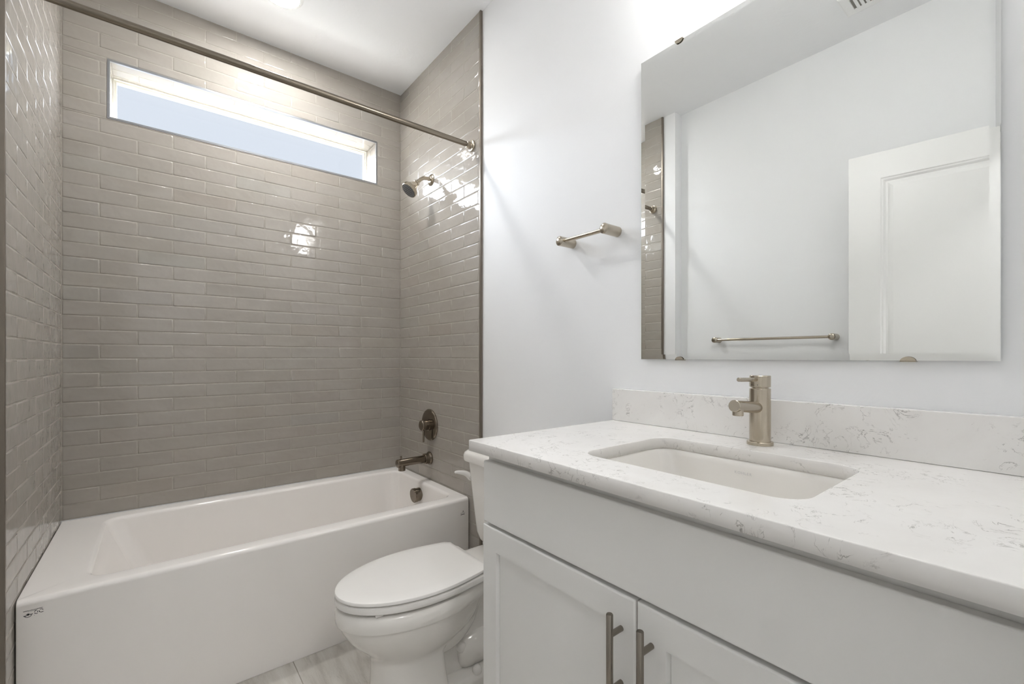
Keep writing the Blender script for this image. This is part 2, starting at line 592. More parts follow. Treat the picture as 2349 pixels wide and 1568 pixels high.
# near wall with the doorway, and a short hall beyond it
DX0, DX1, DZ = -0.005, 0.745, 2.075
nb = bmesh.new()
box(nb, XL - 0.25, DX0, YN - TH, YN, 0, CEIL)
box(nb, DX1, XR + 0.25, YN - TH, YN, 0, CEIL)
box(nb, DX0, DX1, YN - TH, YN, DZ, CEIL)
struct('wall_near', nb, M_WALL)
hb = bmesh.new()
box(hb, XL - 0.37, XL - 0.25, -4.6, YN - TH, 0, CEIL)
box(hb, XR + 0.25, XR + 0.37, -4.6, YN - TH, 0, CEIL)
box(hb, XL - 0.37, XR + 0.37, -4.72, -4.6, 0, CEIL)
struct('wall_hall', hb, M_WALL)

# metal edge profiles where the tile stops
struct('trim_1', B(-0.0145, 0.0006, YT - 0.0100, YT + 0.0005, 0.0, CEIL - 0.0005, 0.0008, 1), M_EDGE)
struct('trim_2', B(W - 0.0006, W + 0.0125, YT - 0.0100, YT + 0.0005, 0.0, CEIL - 0.0005, 0.0008, 1), M_EDGE)

# baseboards
struct('baseboard_left', B(XL, XL + 0.013, YN + 0.12, YJ, 0, 0.10, 0.002, 1), M_TRIMWHITE)
struct('baseboard_right', B(XR - 0.013, XR, -1.66, YT - 0.009, 0, 0.10, 0.002, 1), M_TRIMWHITE)

# ------------------------------------------------------------------ window
def ring_frame(bm, x0, x1, z0, z1, w, y0, y1, bev=0.0):
    box(bm, x0, x1, y0, y1, z1 - w, z1, bev, 1)
    box(bm, x0, x1, y0, y1, z0, z0 + w, bev, 1)
    box(bm, x0, x0 + w, y0, y1, z0 + w, z1 - w, bev, 1)
    box(bm, x1 - w, x1, y0, y1, z0 + w, z1 - w, bev, 1)
fb = bmesh.new()
ring_frame(fb, HX0 - 0.0125, HX1 + 0.0125, HZ0 - 0.0125, HZ1 + 0.0125, 0.018, YF, YF + 0.05, 0.0012)
win = struct('window_1', fb, M_VINYL)
win['label'] = 'narrow horizontal transom window high in the tiled back wall'
sb = bmesh.new()
ring_frame(sb, HX0 + 0.0050, HX1 - 0.0050, HZ0 + 0.0050, HZ1 - 0.0050, 0.009, YF + 0.008, YF + 0.036, 0.0012)
add('sash', sb, M_VINYL, win)
add('pane', B(HX0 + 0.013, HX1 - 0.013, YF + 0.020, YF + 0.024, HZ0 + 0.013, HZ1 - 0.013), M_PANE, win)
# satin metal edge round the opening
eb = bmesh.new()
ring_frame(eb, HX0 - 0.0095, HX1 + 0.0095, HZ0 - 0.0095, HZ1 + 0.0095, 0.0095, -0.0012, 0.010, 0.0006)
struct('trim_3', eb, M_EDGE_LIGHT)

# ------------------------------------------------------------------ bathtub
tub = thing('bathtub', 'white alcove bathtub with flat apron below the tiled walls', 'bathtub', (W / 2, -0.39, 0))
YA = -0.785
def tub_shell():
    bm = bmesh.new()
    x0, x1, y1 = 0.0025, W - 0.0025, -0.0025
    rc = 0.004
    rings = [rrect(x0, x1, YA, y1, rc, 0.001), rrect(x0, x1, YA, y1, rc, TUBZ - 0.016)]
    rr = 0.016
    for i in range(1, 7):
        a = PI / 2 * i / 6
        rings.append(rrect(x0, x1, YA + rr * (1 - math.cos(a)), y1, rc, TUBZ - rr * (1 - math.sin(a))))
    # rim inner edge
    ix0, ix1, iy0, iy1 = 0.148, 1.446, -0.708, -0.075
    rads = [0.05, 0.055, 0.055, 0.05]
    rb = 0.016
    for i in range(0, 7):
        a = PI / 2 * i / 6
        d = rb * math.sin(a)
        rings.append(rrect(ix0 - rb + d, ix1 + rb - d, iy0 - rb + d, iy1 + rb - d, [r + rb - d for r in rads], TUBZ - rb * (1 - math.cos(a))))
    # walls of the well: steep sides, raked backrest at the left
    zb = 0.085
    top = TUBZ - rb
    for t in (0.12, 0.3, 0.5, 0.7, 0.85, 0.93, 0.98, 1.0):
        z = top + (zb - top) * t
        e = max(0.0, (t - 0.85) / 0.15)
        cur = 0.05 * (1 - math.sqrt(max(0.0, 1 - e * e)))
        rings.append(rrect(ix0 + 0.155 * t + cur, ix1 - 0.048 * t - cur, iy0 + 0.045 * t + cur, iy1 - 0.045 * t - cur,
                           [r + 0.02 * t for r in rads], z))
    loft(bm, rings, True, True)
    return bm
add('tub_shell', tub_shell(), M_TUB, tub, 35)
OX = 1.428
b = bmesh.new()
lathe(b, (OX, -0.388, 0.398), (-1, 0, -0.06), [(-0.012, 0.036), (0.010, 0.036), (0.012, 0.0385), (0.026, 0.0385), (0.029, 0.036)], 40)
ov = add('overflow_cover', b, M_NICKEL_DARKREFL, tub, 22)
b = bmesh.new()
lathe(b, (1.30, -0.39, 0.084), (0, 0, 1), [(0, 0.033), (0.004, 0.033), (0.006, 0.028), (0.004, 0.02), (0.012, 0.018), (0.014, 0.012)], 32)
add('drain', b, M_NICKEL_DARKREFL, tub, 35)
# stamped marks on the apron
YM = YA - 0.0004
def strip(bm, pts, w, y=YM):
    """thin printed stroke in the xz plane, points (x,z)"""
    for (xa, za), (xb, zb) in zip(pts, pts[1:]):
        d = Vector((xb - xa, 0, zb - za)); L = d.length
        if L < 1e-6:
            continue
        n = Vector((-d.z, 0, d.x)) / L * w / 2
        A, Bp = Vector((xa, y, za)), Vector((xb, y, zb))
        q = [A + n, A - n, Bp - n, Bp + n]
        f = [bm.verts.new(p) for p in q]
        g = [bm.verts.new(p + Vector((0, 0.0006, 0))) for p in q]
        bm.faces.new(f); bm.faces.new(g[::-1])
        for i in range(4):
            j = (i + 1) % 4
            bm.faces.new((f[j], f[i], g[i], g[j]))
def arc(cx, cz, rx, rz, a0, a1, n=12):
    return [(cx + rx * math.cos(math.radians(a0 + (a1 - a0) * i / n)), cz + rz * math.sin(math.radians(a0 + (a1 - a0) * i / n))) for i in range(n + 1)]
def left_mark():
    bm = bmesh.new()
    lx, lz = 0.0175, 0.4365
    # a line of tiny lettering over a rule
    strip(bm, [(lx, lz), (lx + 0.011, lz)], 0.0013)
    x = lx + 0.012
    while x < lx + 0.027:
        strip(bm, [(x, lz), (x + 0.0011, lz)], 0.0016); x += 0.0018
    strip(bm, [(lx + 0.0275, lz), (lx + 0.038, lz)], 0.0013)
    x = lx + 0.010
    while x < lx + 0.028:
        strip(bm, [(x, lz - 0.0024), (x + 0.0010, lz - 0.0024)], 0.0009); x += 0.0019
    # little emblem: a spiky leaf above a shallow bowl with two arms
    ex, ez = lx + 0.0095, lz - 0.0125
    for a, l in ((90, 0.0062), (58, 0.0050), (122, 0.0050), (30, 0.0052), (150, 0.0052)):
        c = math.cos(math.radians(a)); s_ = math.sin(math.radians(a))
        strip(bm, [(ex, ez), (ex + c * l * 0.55, ez + s_ * l * 0.55)], 0.0022)
        strip(bm, [(ex + c * l * 0.5, ez + s_ * l * 0.5), (ex + c * l, ez + s_ * l)], 0.0010)
    strip(bm, [(ex - 0.0092, ez - 0.0002), (ex - 0.0030, ez - 0.0009)], 0.0018)
    strip(bm, [(ex + 0.0040, ez + 0.0002), (ex + 0.0090, ez + 0.0014)], 0.0018)
    strip(bm, arc(ex, ez - 0.0004, 0.0070, 0.0048, 190, 350), 0.0012)
    # rounded certification mark: broken ring with letters inside
    cx, cz = lx + 0.031, lz - 0.0082
    strip(bm, arc(cx - 0.0042, cz, 0.0052, 0.0048, 95, 160), 0.0016)
    strip(bm, arc(cx - 0.0042, cz, 0.0052, 0.0048, 200, 285), 0.0014)
    strip(bm, arc(cx + 0.0035, cz + 0.0002, 0.0048, 0.0046, 20, 115), 0.0014)
    strip(bm, [(cx + 0.0030, cz - 0.0043), (cx + 0.0086, cz - 0.0036)], 0.0016)
    strip(bm, [(cx - 0.0030, cz - 0.0022), (cx - 0.0030, cz + 0.0022)], 0.0013)
    strip(bm, [(cx - 0.0004, cz + 0.0020), (cx + 0.0014, cz - 0.0022), (cx + 0.0022, cz - 0.0036)], 0.0012)
    strip(bm, [(cx - 0.0004, cz - 0.0024), (cx + 0.0004, cz - 0.0010)], 0.0011)
    strip(bm, [(cx - 0.0100, cz - 0.0078), (cx - 0.0090, cz - 0.0078)], 0.0009)
    return bm
add('printed_mark', left_mark(), M_INK, tub)['label'] = 'black printed marks at the left end of the apron'
def right_mark():
    bm = bmesh.new()
    x, z = 1.459, 0.4075
    strip(bm, [(x, z - 0.0175), (x + 0.019, z - 0.0165)], 0.0028)
    strip(bm, [(x - 0.001, z - 0.010), (x + 0.020, z - 0.009)], 0.0012)
    strip(bm, [(x - 0.002, z - 0.021), (x - 0.001, z - 0.010)], 0.0010)
    strip(bm, [(x + 0.0105, z), (x + 0.0100, z - 0.0060)], 0.0032)
    strip(bm, [(x + 0.0105, z + 0.0016), (x + 0.0105, z)], 0.0014)
    return bm
add('printed_mark', right_mark(), M_INK, tub)['label'] = 'small dark printed mark at the right end of the apron'

# ------------------------------------------------------------------ tub and shower fittings
sp = thing('tub_spout', 'nickel tub spout on the tiled end wall just above the tub rim', 'spout', (W, -0.384, 0.586))
b = bmesh.new(); lathe(b, (W - 0.0005, -0.384, 0.586), (-1, 0, 0), [(0, 0.036), (0.006, 0.036), (0.010, 0.033), (0.014, 0.030), (0.014, 0.029), (0.034, 0.029), (0.036, 0.027)], 40)
add('flange', b, M_NICKEL_DARKREFL, sp, 35)
b = bmesh.new(); lathe(b, (W - 0.03, -0.384, 0.586), (-1, 0, -0.022), [(0, 0.0215), (0.163, 0.0215), (0.166, 0.0195), (0.1661, 0.019)], 40)
add('spout_body', b, M_NICKEL_DARKREFL, sp, 22)
b = bmesh.new(); lathe(b, (1.337, -0.384, 0.580), (0, 0, -1), [(0, 0.019), (0.037, 0.019), (0.038, 0.017), (0.030, 0.016)], 36)
add('nozzle', b, M_NICKEL_DARKREFL, sp, 35)
b = bmesh.new(); lathe(b, (1.332, -0.384, 0.600), (0, 0, 1), [(0, 0.004), (0.014, 0.004), (0.015, 0.0055), (0.019, 0.0055), (0.020, 0.0045)], 20)
add('diverter_knob', b, M_NICKEL_DARKREFL, sp, 35)

va = thing('shower_valve', 'round nickel shower valve with lever hanging down above the tub spout', 'valve', (W, -0.387, 0.7727))
b = bmesh.new(); lathe(b, (W - 0.0005, -0.387, 0.7727), (-1, 0, 0), [(0, 0.088), (0.004, 0.088), (0.009, 0.084), (0.011, 0.076), (0.0115, 0.05)], 64)
add('escutcheon', b, M_NICKEL_DARKREFL, va, 30)
b = bmesh.new(); lathe(b, (W - 0.010, -0.387, 0.7727), (-1, 0, 0), [(0, 0.031), (0.008, 0.031), (0.009, 0.029), (0.044, 0.029), (0.047, 0.027)], 40)
add('hub', b, M_NICKEL_DARKREFL, va, 22)
b = bmesh.new(); lathe(b, (1.463, -0.387, 0.752), (0, 0, -1), [(0, 0.0052), (0.070, 0.0048), (0.072, 0.004)], 20)
add('lever', b, M_NICKEL_DARKREFL, va, 35)

sh = thing('shower_fitting', 'brushed nickel cone shower head on a bent arm under the curtain rod', 'shower head', (W, -0.399, 2.1347))
b = bmesh.new(); lathe(b, (W - 0.0005, -0.399, 2.1347), (-1, 0, 0), [(0, 0.032), (0.003, 0.032), (0.008, 0.026), (0.012, 0.014)], 40)
add('flange', b, M_NICKEL, sh, 35)
b = bmesh.new(); tube(b, smooth_path([(W - 0.004, -0.399, 2.1347), (1.478, -0.399, 2.137), (1.455, -0.399, 2.132), (1.435, -0.399, 2.117), (1.418, -0.399, 2.100)], 8), 0.0105, 20)
add('arm', b, M_NICKEL, sh, 40)
hd = Vector((-0.66, 0, -0.75)).normalized()
ho = Vector((1.421, -0.399, 2.1035))
b = bmesh.new(); lathe(b, ho, hd, [(0, 0.013), (0.004, 0.0165), (0.012, 0.0165), (0.014, 0.014), (0.017, 0.0165), (0.022, 0.0185), (0.055, 0.0365), (0.060, 0.0425), (0.063, 0.0435), (0.078, 0.0435), (0.080, 0.042)], 48)
head = add('spray_head', b, M_NICKEL, sh, 30)
b = bmesh.new()
fa, fbv = frame_of(hd)
lathe(b, ho + hd * 0.0795, hd, [(0, 0.0395), (0.0012, 0.0395), (0.0014, 0.036)], 48)
add('spray_face', b, new_mat('spray_face_grey', (0.09, 0.09, 0.09, 1), 0.35)[0], head, 30)
b = bmesh.new()
for rr_, n_ in ((0.0, 1), (0.009, 6), (0.018, 12), (0.0265, 18), (0.034, 24)):
    for i in range(n_):
        a = 2 * PI * i / n_
        c = ho + hd * 0.0805 + (fa * math.cos(a) + fbv * math.sin(a)) * rr_
        lathe(b, c, hd, [(0, 0.0017), (0.0016, 0.0012)], 8)
nz = add('spray_nozzles', b, new_mat('nozzle_grey', (0.45, 0.45, 0.44, 1), 0.4)[0], head, 40)

rod = thing('shower_curtain_rod', 'brushed nickel shower curtain rod spanning the alcove above the tub', 'curtain rod', (W / 2, -0.8095, 2.1725))
b = bmesh.new(); lathe(b, (0.012, -0.8095, 2.1725), (1, 0, 0), [(0, 0.0122), (W - 0.042, 0.0122)], 32)
add('rod', b, brushed('rod_nickel', (0.25, 0.215, 0.17), 0.22, 'x', 0.05), rod, 35)
for x, d in ((0.0, 1), (W, -1)):
    b = bmesh.new(); lathe(b, (x + 0.0005 * d, -0.8095, 2.1725), (d, 0, 0), [(0, 0.027), (0.004, 0.027), (0.008, 0.0255), (0.010, 0.0165), (0.012, 0.0145), (0.032, 0.0145), (0.033, 0.0125)], 36)
    add('end_flange', b, M_NICKEL, rod, 35)

# ------------------------------------------------------------------ toilet
TX, TY = 1.505, -1.22
toi = thing('toilet', 'white two-piece toilet with closed lid between tub and vanity', 'toilet', (1.1, TY, 0))
def egg(xb, xt, xm, hw, hwb, z, n=56, rb=0.03, pw=2.0):
    """closed outline: straight back at x=xb (half width hwb, rounded), widest hw at xm, tip at xt (towards -x)"""
    pts = []
    # right side (y negative) from back to tip, then left
    half = []
    m = n // 2
    for i in range(m + 1):
        t = i / m
        if t < 0.4:
            s = t / 0.4
            x = xb + (xm - xb) * s
            w = hwb + (hw - hwb) * math.sin(s * PI / 2)
            # rounded back corner
            d = (xb - x)
            if d < rb:
                w -= rb * (1 - math.sqrt(max(0.0, 1 - ((rb - d) / rb) ** 2)))
        else:
            a = (t - 0.4) / 0.6 * PI / 2
            x = xm + (xt - xm) * math.sin(a) ** (2 / pw) if pw != 2 else xm + (xt - xm) * math.sin(a)
            w = hw * math.cos(a) if pw == 2 else hw * math.cos(a) ** (2 / pw)
        half.append((x, w))
    for x, w in half:
        pts.append(Vector((x, TY - w, z)))
    for x, w in half[-2::-1]:
        pts.append(Vector((x, TY + w, z)))
    return pts
def stack(specs, n=56, cap0=True, cap1=True):
    bm = bmesh.new()
    loft(bm, [egg(*s, n=n) if not isinstance(s, dict) else egg(n=n, **s) for s in specs], cap0, cap1)
    return bm
# bowl with rim band, bowl belly and pedestal, one casting
def bowl():
    bm = bmesh.new()
    S = []
    def e(xb, xt, xm, hw, hwb, z): S.append(egg(xb, xt, xm, hw, hwb, z, rb=0.02))
    e(1.095, 0.842, 0.97, 0.106, 0.098, 0.001)
    e(1.090, 0.845, 0.97, 0.103, 0.096, 0.03)
    e(1.080, 0.849, 0.97, 0.100, 0.093, 0.09)
    e(1.072, 0.852, 0.97, 0.098, 0.091, 0.15)
    e(1.070, 0.851, 0.97, 0.098, 0.091, 0.172)
    e(1.085, 0.848, 0.98, 0.101, 0.088, 0.184)
    e(1.125, 0.843, 0.99, 0.110, 0.080, 0.198)
    e(1.160, 0.828, 1.00, 0.124, 0.080, 0.215)
    e(1.182, 0.808, 1.01, 0.137, 0.084, 0.235)
    e(1.196, 0.790, 1.01, 0.146, 0.088, 0.253)
    e(1.206, 0.773, 1.01, 0.153, 0.092, 0.274)
    e(1.215, 0.756, 1.01, 0.160, 0.098, 0.305)
    e(1.222, 0.749, 1.01, 0.163, 0.100, 0.3255)
    e(1.240, 0.7425, 1.01, 0.1685, 0.108, 0.3270)
    e(1.245, 0.7400, 1.01, 0.1705, 0.110, 0.331)
    e(1.245, 0.7395, 1.01, 0.171, 0.110, 0.350)
    e(1.245, 0.742, 1.01, 0.169, 0.109, 0.368)
    e(1.240, 0.749, 1.01, 0.163, 0.105, 0.3755)
    e(1.235, 0.762, 1.01, 0.150, 0.098, 0.378)
    loft(bm, S, True, True)
    return bm
add('bowl', bowl(), M_CHINA, toi, 40)
# rear deck that carries the tank
b = bmesh.new()
loft(b, [rrect(1.16, 1.485, TY - h, TY + h, 0.03, z) for h, z in ((0.050, 0.24), (0.070, 0.30), (0.100, 0.35), (0.110, 0.368), (0.108, 0.379), (0.100, 0.385))])
add('rear_deck', b, M_CHINA, toi, 40)
# trapway relief and foot
b = bmesh.new()
tube(b, smooth_path([(1.00, TY - 0.030, 0.178), (1.06, TY - 0.034, 0.180), (1.11, TY - 0.038, 0.190), (1.155, TY - 0.040, 0.225), (1.18, TY - 0.040, 0.275), (1.195, TY - 0.038, 0.33)], 8), 0.050, 24)
add('trapway', b, M_CHINA, toi, 50)
b = bmesh.new()                                   # central web under the trapway
loft(b, [rrect(1.03, 1.40, TY - h, TY + h, 0.02, z) for h, z in ((0.060, 0.03), (0.050, 0.10), (0.046, 0.20), (0.044, 0.30), (0.044, 0.345))])
add('web', b, M_CHINA, toi, 50)
b = bmesh.new()                                   # outlet bulge at the rear
lathe(b, (1.140, TY - 0.020, 0.095), (1, 0, 0.05), [(0, 0.036), (0.006, 0.048), (0.020, 0.060), (0.045, 0.066), (0.20, 0.070), (0.235, 0.060), (0.245, 0.04)], 32)
lathe(b, (1.152, TY - 0.052, 0.128), (0, -1, 0), [(-0.03, 0.018), (0.010, 0.018), (0.016, 0.014), (0.0185, 0.007)], 20)
add('outlet_bulge', b, M_CHINA, toi, 50)
b = bmesh.new()
loft(b, [rrect(1.04, 1.42, TY - h, TY + h, 0.05, z) for h, z in ((0.116, 0.001), (0.116, 0.030), (0.112, 0.042), (0.100, 0.050), (0.06, 0.054))])
add('foot', b, M_CHINA, toi, 40)
for s_ in (-1, 1):
    b = bmesh.new(); lathe(b, (1.190, TY + s_ * 0.098, 0.046), (0, 0, 1), [(0, 0.0165), (0.012, 0.0165), (0.021, 0.013), (0.026, 0.006), (0.0265, 0.001)], 28)
    add('bolt_cap', b, M_SEAT, toi, 40)
# seat ring and lid
def seat():
    bm = bmesh.new()
    S = [egg(1.235, 0.757, 1.01, 0.155, 0.125, 0.3860), egg(1.238, 0.7425, 1.01, 0.1675, 0.137, 0.3868), egg(1.238, 0.7385, 1.01, 0.1705, 0.140, 0.3900), egg(1.238, 0.738, 1.01, 0.171, 0.140, 0.398),
         egg(1.238, 0.7395, 1.01, 0.1695, 0.139, 0.4055), egg(1.236, 0.745, 1.01, 0.164, 0.134, 0.4090)]
    loft(bm, S, True, True)
    return bm
st = add('seat', seat(), M_SEAT, toi, 40)
for (x, s_) in ((0.83, -1), (0.83, 1), (1.12, -1), (1.12, 1)):
    w = 0.112 if x < 1 else 0.128
    b = bmesh.new()
    box(b, x - 0.012, x + 0.012, TY + s_ * w - 0.006, TY + s_ * w + 0.006, 0.3775, 0.388, 0.002, 1)
    add('bumper', b, M_SEAT, st)
def lid():
    bm = bmesh.new()
    k = dict(rb=0.012)
    S = [egg(1.205, 0.757, 1.01, 0.153, 0.124, 0.4115, **k), egg(1.2125, 0.741, 1.01, 0.1675, 0.136, 0.4122, **k), egg(1.2145, 0.738, 1.01, 0.1705, 0.138, 0.4145, **k), egg(1.2145, 0.7378, 1.01, 0.1705, 0.138, 0.4190, **k),
         egg(1.2140, 0.740, 1.01, 0.1685, 0.137, 0.4228, **k), egg(1.212, 0.747, 1.01, 0.163, 0.132, 0.4250, **k),
         egg(1.195, 0.785, 1.01, 0.132, 0.108, 0.4272, **k), egg(1.15, 0.87, 1.01, 0.074, 0.06, 0.4285, **k)]
    loft(bm, S, True, True)
    return bm
add('lid', lid(), M_SEAT, toi, 40)
for s_ in (-1, 1):
    b = bmesh.new(); box(b, 1.218, 1.240, TY + s_ * 0.070 - 0.018, TY + s_ * 0.070 + 0.018, 0.384, 0.402, 0.004, 2)
    add('hinge', b, M_SEAT, toi)
# tank
def tank():
    bm = bmesh.new()
    S = []
    for z, hw, xf, r in ((0.392, 0.110, 1.362, 0.05), (0.396, 0.120, 1.350, 0.05), (0.412, 0.132, 1.338, 0.045), (0.44, 0.141, 1.332, 0.04), (0.52, 0.152, 1.327, 0.04),
                      (0.62, 0.166, 1.323, 0.04), (0.70, 0.178, 1.320, 0.04), (0.728, 0.181, 1.319, 0.04)):
        S.append(rrect(xf, TX, TY - hw, TY + hw, [0.012, r, r, 0.012], z))
    loft(bm, S)
    return bm
add('tank', tank(), M_CHINA, toi, 40)
b = bmesh.new()
S = []
for z, o_ in ((0.722, 0.006), (0.7225, 0.010), (0.728, 0.0125), (0.746, 0.0125), (0.757, 0.009), (0.764, 0.001), (0.7665, -0.014), (0.768, -0.05)):
    S.append(rrect(1.315 - o_, TX + 0.006 + min(o_, 0.0), TY - 0.184 - o_, TY + 0.184 + o_, [0.012, 0.04, 0.04, 0.012], z))
loft(b, S)
add('tank_lid', b, M_CHINA, toi, 40)
b = bmesh.new()
lathe(b, (1.350, TY + 0.166, 0.650), (0, 1, 0), [(0, 0.016), (0.010, 0.016), (0.012, 0.014)], 24)
tube(b, smooth_path([(1.354, TY + 0.180, 0.632), (1.348, TY + 0.190, 0.646), (1.332, TY + 0.202, 0.659), (1.306, TY + 0.214, 0.665), (1.290, TY + 0.218, 0.666)], 6),
     [0.008, 0.011, 0.013, 0.014, 0.0145, 0.0145, 0.014, 0.0135, 0.013, 0.0125, 0.012, 0.0115, 0.011, 0.0105, 0.010, 0.0095, 0.009, 0.0085, 0.008, 0.0075, 0.007, 0.0065, 0.006, 0.0055, 0.003], 16)
add('flush_lever', b, M_SEAT, toi, 50)

# ------------------------------------------------------------------ vanity
VY0, VY1 = -2.612, -1.692          # cabinet front extents
XF, XD = 0.974, 0.955              # face frame, door faces
CT, CB = 0.9444, 0.9179            # slab top, bottom
van = thing('vanity_cabinet', 'pale grey shaker vanity cabinet with two doors under the quartz top', 'cabinet', (1.24, -2.152, 0))
b = bmesh.new()
box(b, XF + 0.018, XR - 0.002, VY1 - 0.019, VY1, 0.0, CB - 0.0005)                # side panels
box(b, XF + 0.018, XR - 0.002, VY0 - 0.006, VY0 + 0.013, 0.0, CB - 0.0005)
box(b, XF + 0.018, XR - 0.002, VY0 + 0.013, VY1 - 0.019, 0.10, 0.118)           # bottom
box(b, XF + 0.065, XF + 0.083, VY0 + 0.013, VY1 - 0.019, 0.0, 0.10)             # toe kick
add('carcass', b, M_CAB, van)
b = bmesh.new()
box(b, XF, XF + 0.018, VY0 - 0.006, VY1, 0.875, CB - 0.0005)
box(b, XF, XF + 0.018, VY0 - 0.006, VY1, 0.72, 0.76)
box(b, XF, XF + 0.018, VY0 - 0.006, VY1, 0.10, 0.14)
box(b, XF, XF + 0.018, VY1 - 0.04, VY1, 0.14, 0.72); box(b, XF, XF + 0.018, VY1 - 0.04, VY1, 0.76, 0.875)
box(b, XF, XF + 0.018, VY0 - 0.006, VY0 + 0.034, 0.14, 0.72); box(b, XF, XF + 0.018, VY0 - 0.006, VY0 + 0.034, 0.76, 0.875)
box(b, XF, XF + 0.018, -2.172, -2.132, 0.14, 0.72)
add('face_frame', b, M_CAB, van)
add('false_drawer_front', B(XD, XF - 0.0005, VY0, VY1 - 0.003, 0.741, 0.8925, 0.0025, 3), M_CAB, van, 40, 0.004)
def shaker(y0, y1, z0, z1, stile=0.056, rec=0.008):
    bm = bmesh.new()
    def ring(ins, x):
        return [Vector((x, y0 + ins, z0 + ins)), Vector((x, y1 - ins, z0 + ins)), Vector((x, y1 - ins, z1 - ins)), Vector((x, y0 + ins, z1 - ins))]
    rings = [ring(0, XF - 0.0005), ring(0, XD + 0.004), ring(0.0003, XD + 0.0025), ring(0.0012, XD + 0.0012), ring(0.0025, XD + 0.0003), ring(0.004, XD), ring(stile, XD), ring(stile + 0.0005, XD + 0.002), ring(stile + 0.0035, XD + rec), ring(stile + 0.0037, XD + rec + 0.002), ring(stile + 0.0046, XD + rec + 0.002), ring(stile + 0.0048, XD + rec)]
    loft(bm, rings)
    return bm
def pull(door, y, ztop):
    b = bmesh.new()
    xb = XD - 0.032
    lathe(b, (xb, y, ztop - 0.170), (0, 0, 1), [(0, 0.0052), (0.0012, 0.0061), (0.1688, 0.0061), (0.170, 0.0052)], 28)
    for z in (ztop - 0.037, ztop - 0.133):
        lathe(b, (XD + 0.0005, y, z), (-1, 0, 0), [(0, 0.0051), (0.030, 0.0051)], 20)
    h = add('bar_pull', b, M_STEEL, door, 40)
    return h
d1 = add('door', shaker(-2.1505, VY1, 0.115, 0.7325), M_CAB, van, 40, 0.004)
d2 = add('door', shaker(VY0, -2.1535, 0.115, 0.7325), M_CAB, van, 40, 0.004)
pull(d1, -2.121, 0.709)
pull(d2, -2.183, 0.709)

# counter slab with the sink cut-out
SX0, SX1, SY0, SY1 = 1.030, 1.346, -2.378, -1.952
def slab():
    bm = bmesh.new()
    x0, x1, y0, y1 = 0.9229, XR - 0.001, YN + 0.003, -1.675
    e = 0.0016
    def loop(pts):
        vs = [bm.verts.new(p) for p in pts]
        return vs, [bm.edges.new((vs[i], vs[(i + 1) % len(vs)])) for i in range(len(vs))]
    outs = [rrect(x0, x1, y0, y1, 0.003, CB + 0.0, 3), rrect(x0, x1, y0, y1, 0.003, CT - e, 3), rrect(x0 + e * 0.3, x1, y0 + e * .3, y1 - e * .3, 0.003, CT - e * 0.3, 3), rrect(x0 + e, x1, y0 + e, y1 - e, 0.003, CT, 3)]
    ro = 0.045
    ins = [rrect(SX0 + e * 0, SX1, SY0, SY1, ro, CB, 10), rrect(SX0, SX1, SY0, SY1, ro, CT - e, 10), rrect(SX0 - e * .3, SX1 + e * .3, SY0 - e * .3, SY1 + e * .3, ro, CT - e * .3, 10), rrect(SX0 - e, SX1 + e, SY0 - e, SY1 + e, ro + e, CT, 10)]
    for L in (outs, ins):
        vr = [[bm.verts.new(p) for p in r] for r in L]
        n = len(vr[0])
        for a, b_ in zip(vr, vr[1:]):
            for i in range(n):
                j = (i + 1) % n
                bm.faces.new((a[i], a[j], b_[j], b_[i]))
        if L is outs:
            ot, ob = vr[-1], vr[0]
        else:
            it, ib = vr[-1], vr[0]
    for A, Bv in ((ot, it), (ob, ib)):
        es = []
        for loop_ in (A, Bv):
            for i in range(len(loop_)):
                e_ = bm.edges.get((loop_[i], loop_[(i + 1) % len(loop_)]))
                es.append(e_)
        bmesh.ops.triangle_fill(bm, use_beauty=True, use_dissolve=False, edges=es)
    return bm
ct = add('countertop', slab(), M_QUARTZ, None, None)
for pl_ in ct.data.polygons:
    pl_.use_smooth = abs(pl_.normal.z) < 0.98
ct.data.update()
tag(ct, 'white veined quartz countertop with sink cut-out on the grey vanity', 'countertop')
bs = add('backsplash', B(W - 0.0196, XR - 0.001, YN + 0.003, -1.675, CT + 0.0004, 1.0473, 0.0012, 2), M_QUARTZ, None, 40, 0.004)
tag(bs, 'low white veined quartz backsplash behind the faucet below the mirror', 'backsplash')

# undermount basin
snk = thing('sink', 'white rectangular undermount sink basin set below the quartz counter', 'sink', (1.188, -2.165, CB))
def basin():
    bm = bmesh.new()
    S = []
    top = CB - 0.0006
    S.append(rrect(SX0 - 0.025, SX1 + 0.025, SY0 - 0.025, SY1 + 0.025, 0.06, top - 0.010))
    S.append(rrect(SX0 - 0.025, SX1 + 0.025, SY0 - 0.025, SY1 + 0.025, 0.06, top))
    S.append(rrect(SX0 - 0.003, SX1 + 0.003, SY0 - 0.003, SY1 + 0.003, 0.047, top))
    S.append(rrect(SX0 - 0.000, SX1 + 0.000, SY0 - 0.000, SY1 + 0.000, 0.045, top - 0.003))
    for t in (0.1, 0.25, 0.45, 0.65, 0.8, 0.9, 0.96, 1.0):
        z = top - 0.003 - 0.125 * t
        e = max(0.0, (t - 0.65) / 0.35)
        c = 0.045 * (1 - math.sqrt(max(0.0, 1 - e * e)))
        S.append(rrect(SX0 + 0.012 * t + c, SX1 - 0.012 * t - c, SY0 + 0.030 * t + c, SY1 - 0.055 * t - c, 0.045 + 0.01 * t, z))
    loft(bm, S, False, True)
    return bm
add('basin', basin(), M_CHINA, snk, 40)
b = bmesh.new(); lathe(b, (1.19, -2.175, CB - 0.1285), (0, 0, 1), [(0, 0.030), (0.002, 0.030), (0.004, 0.026), (0.003, 0.018), (0.009, 0.016), (0.010, 0.01)], 32)
add('drain', b, M_NICKEL, snk, 35)
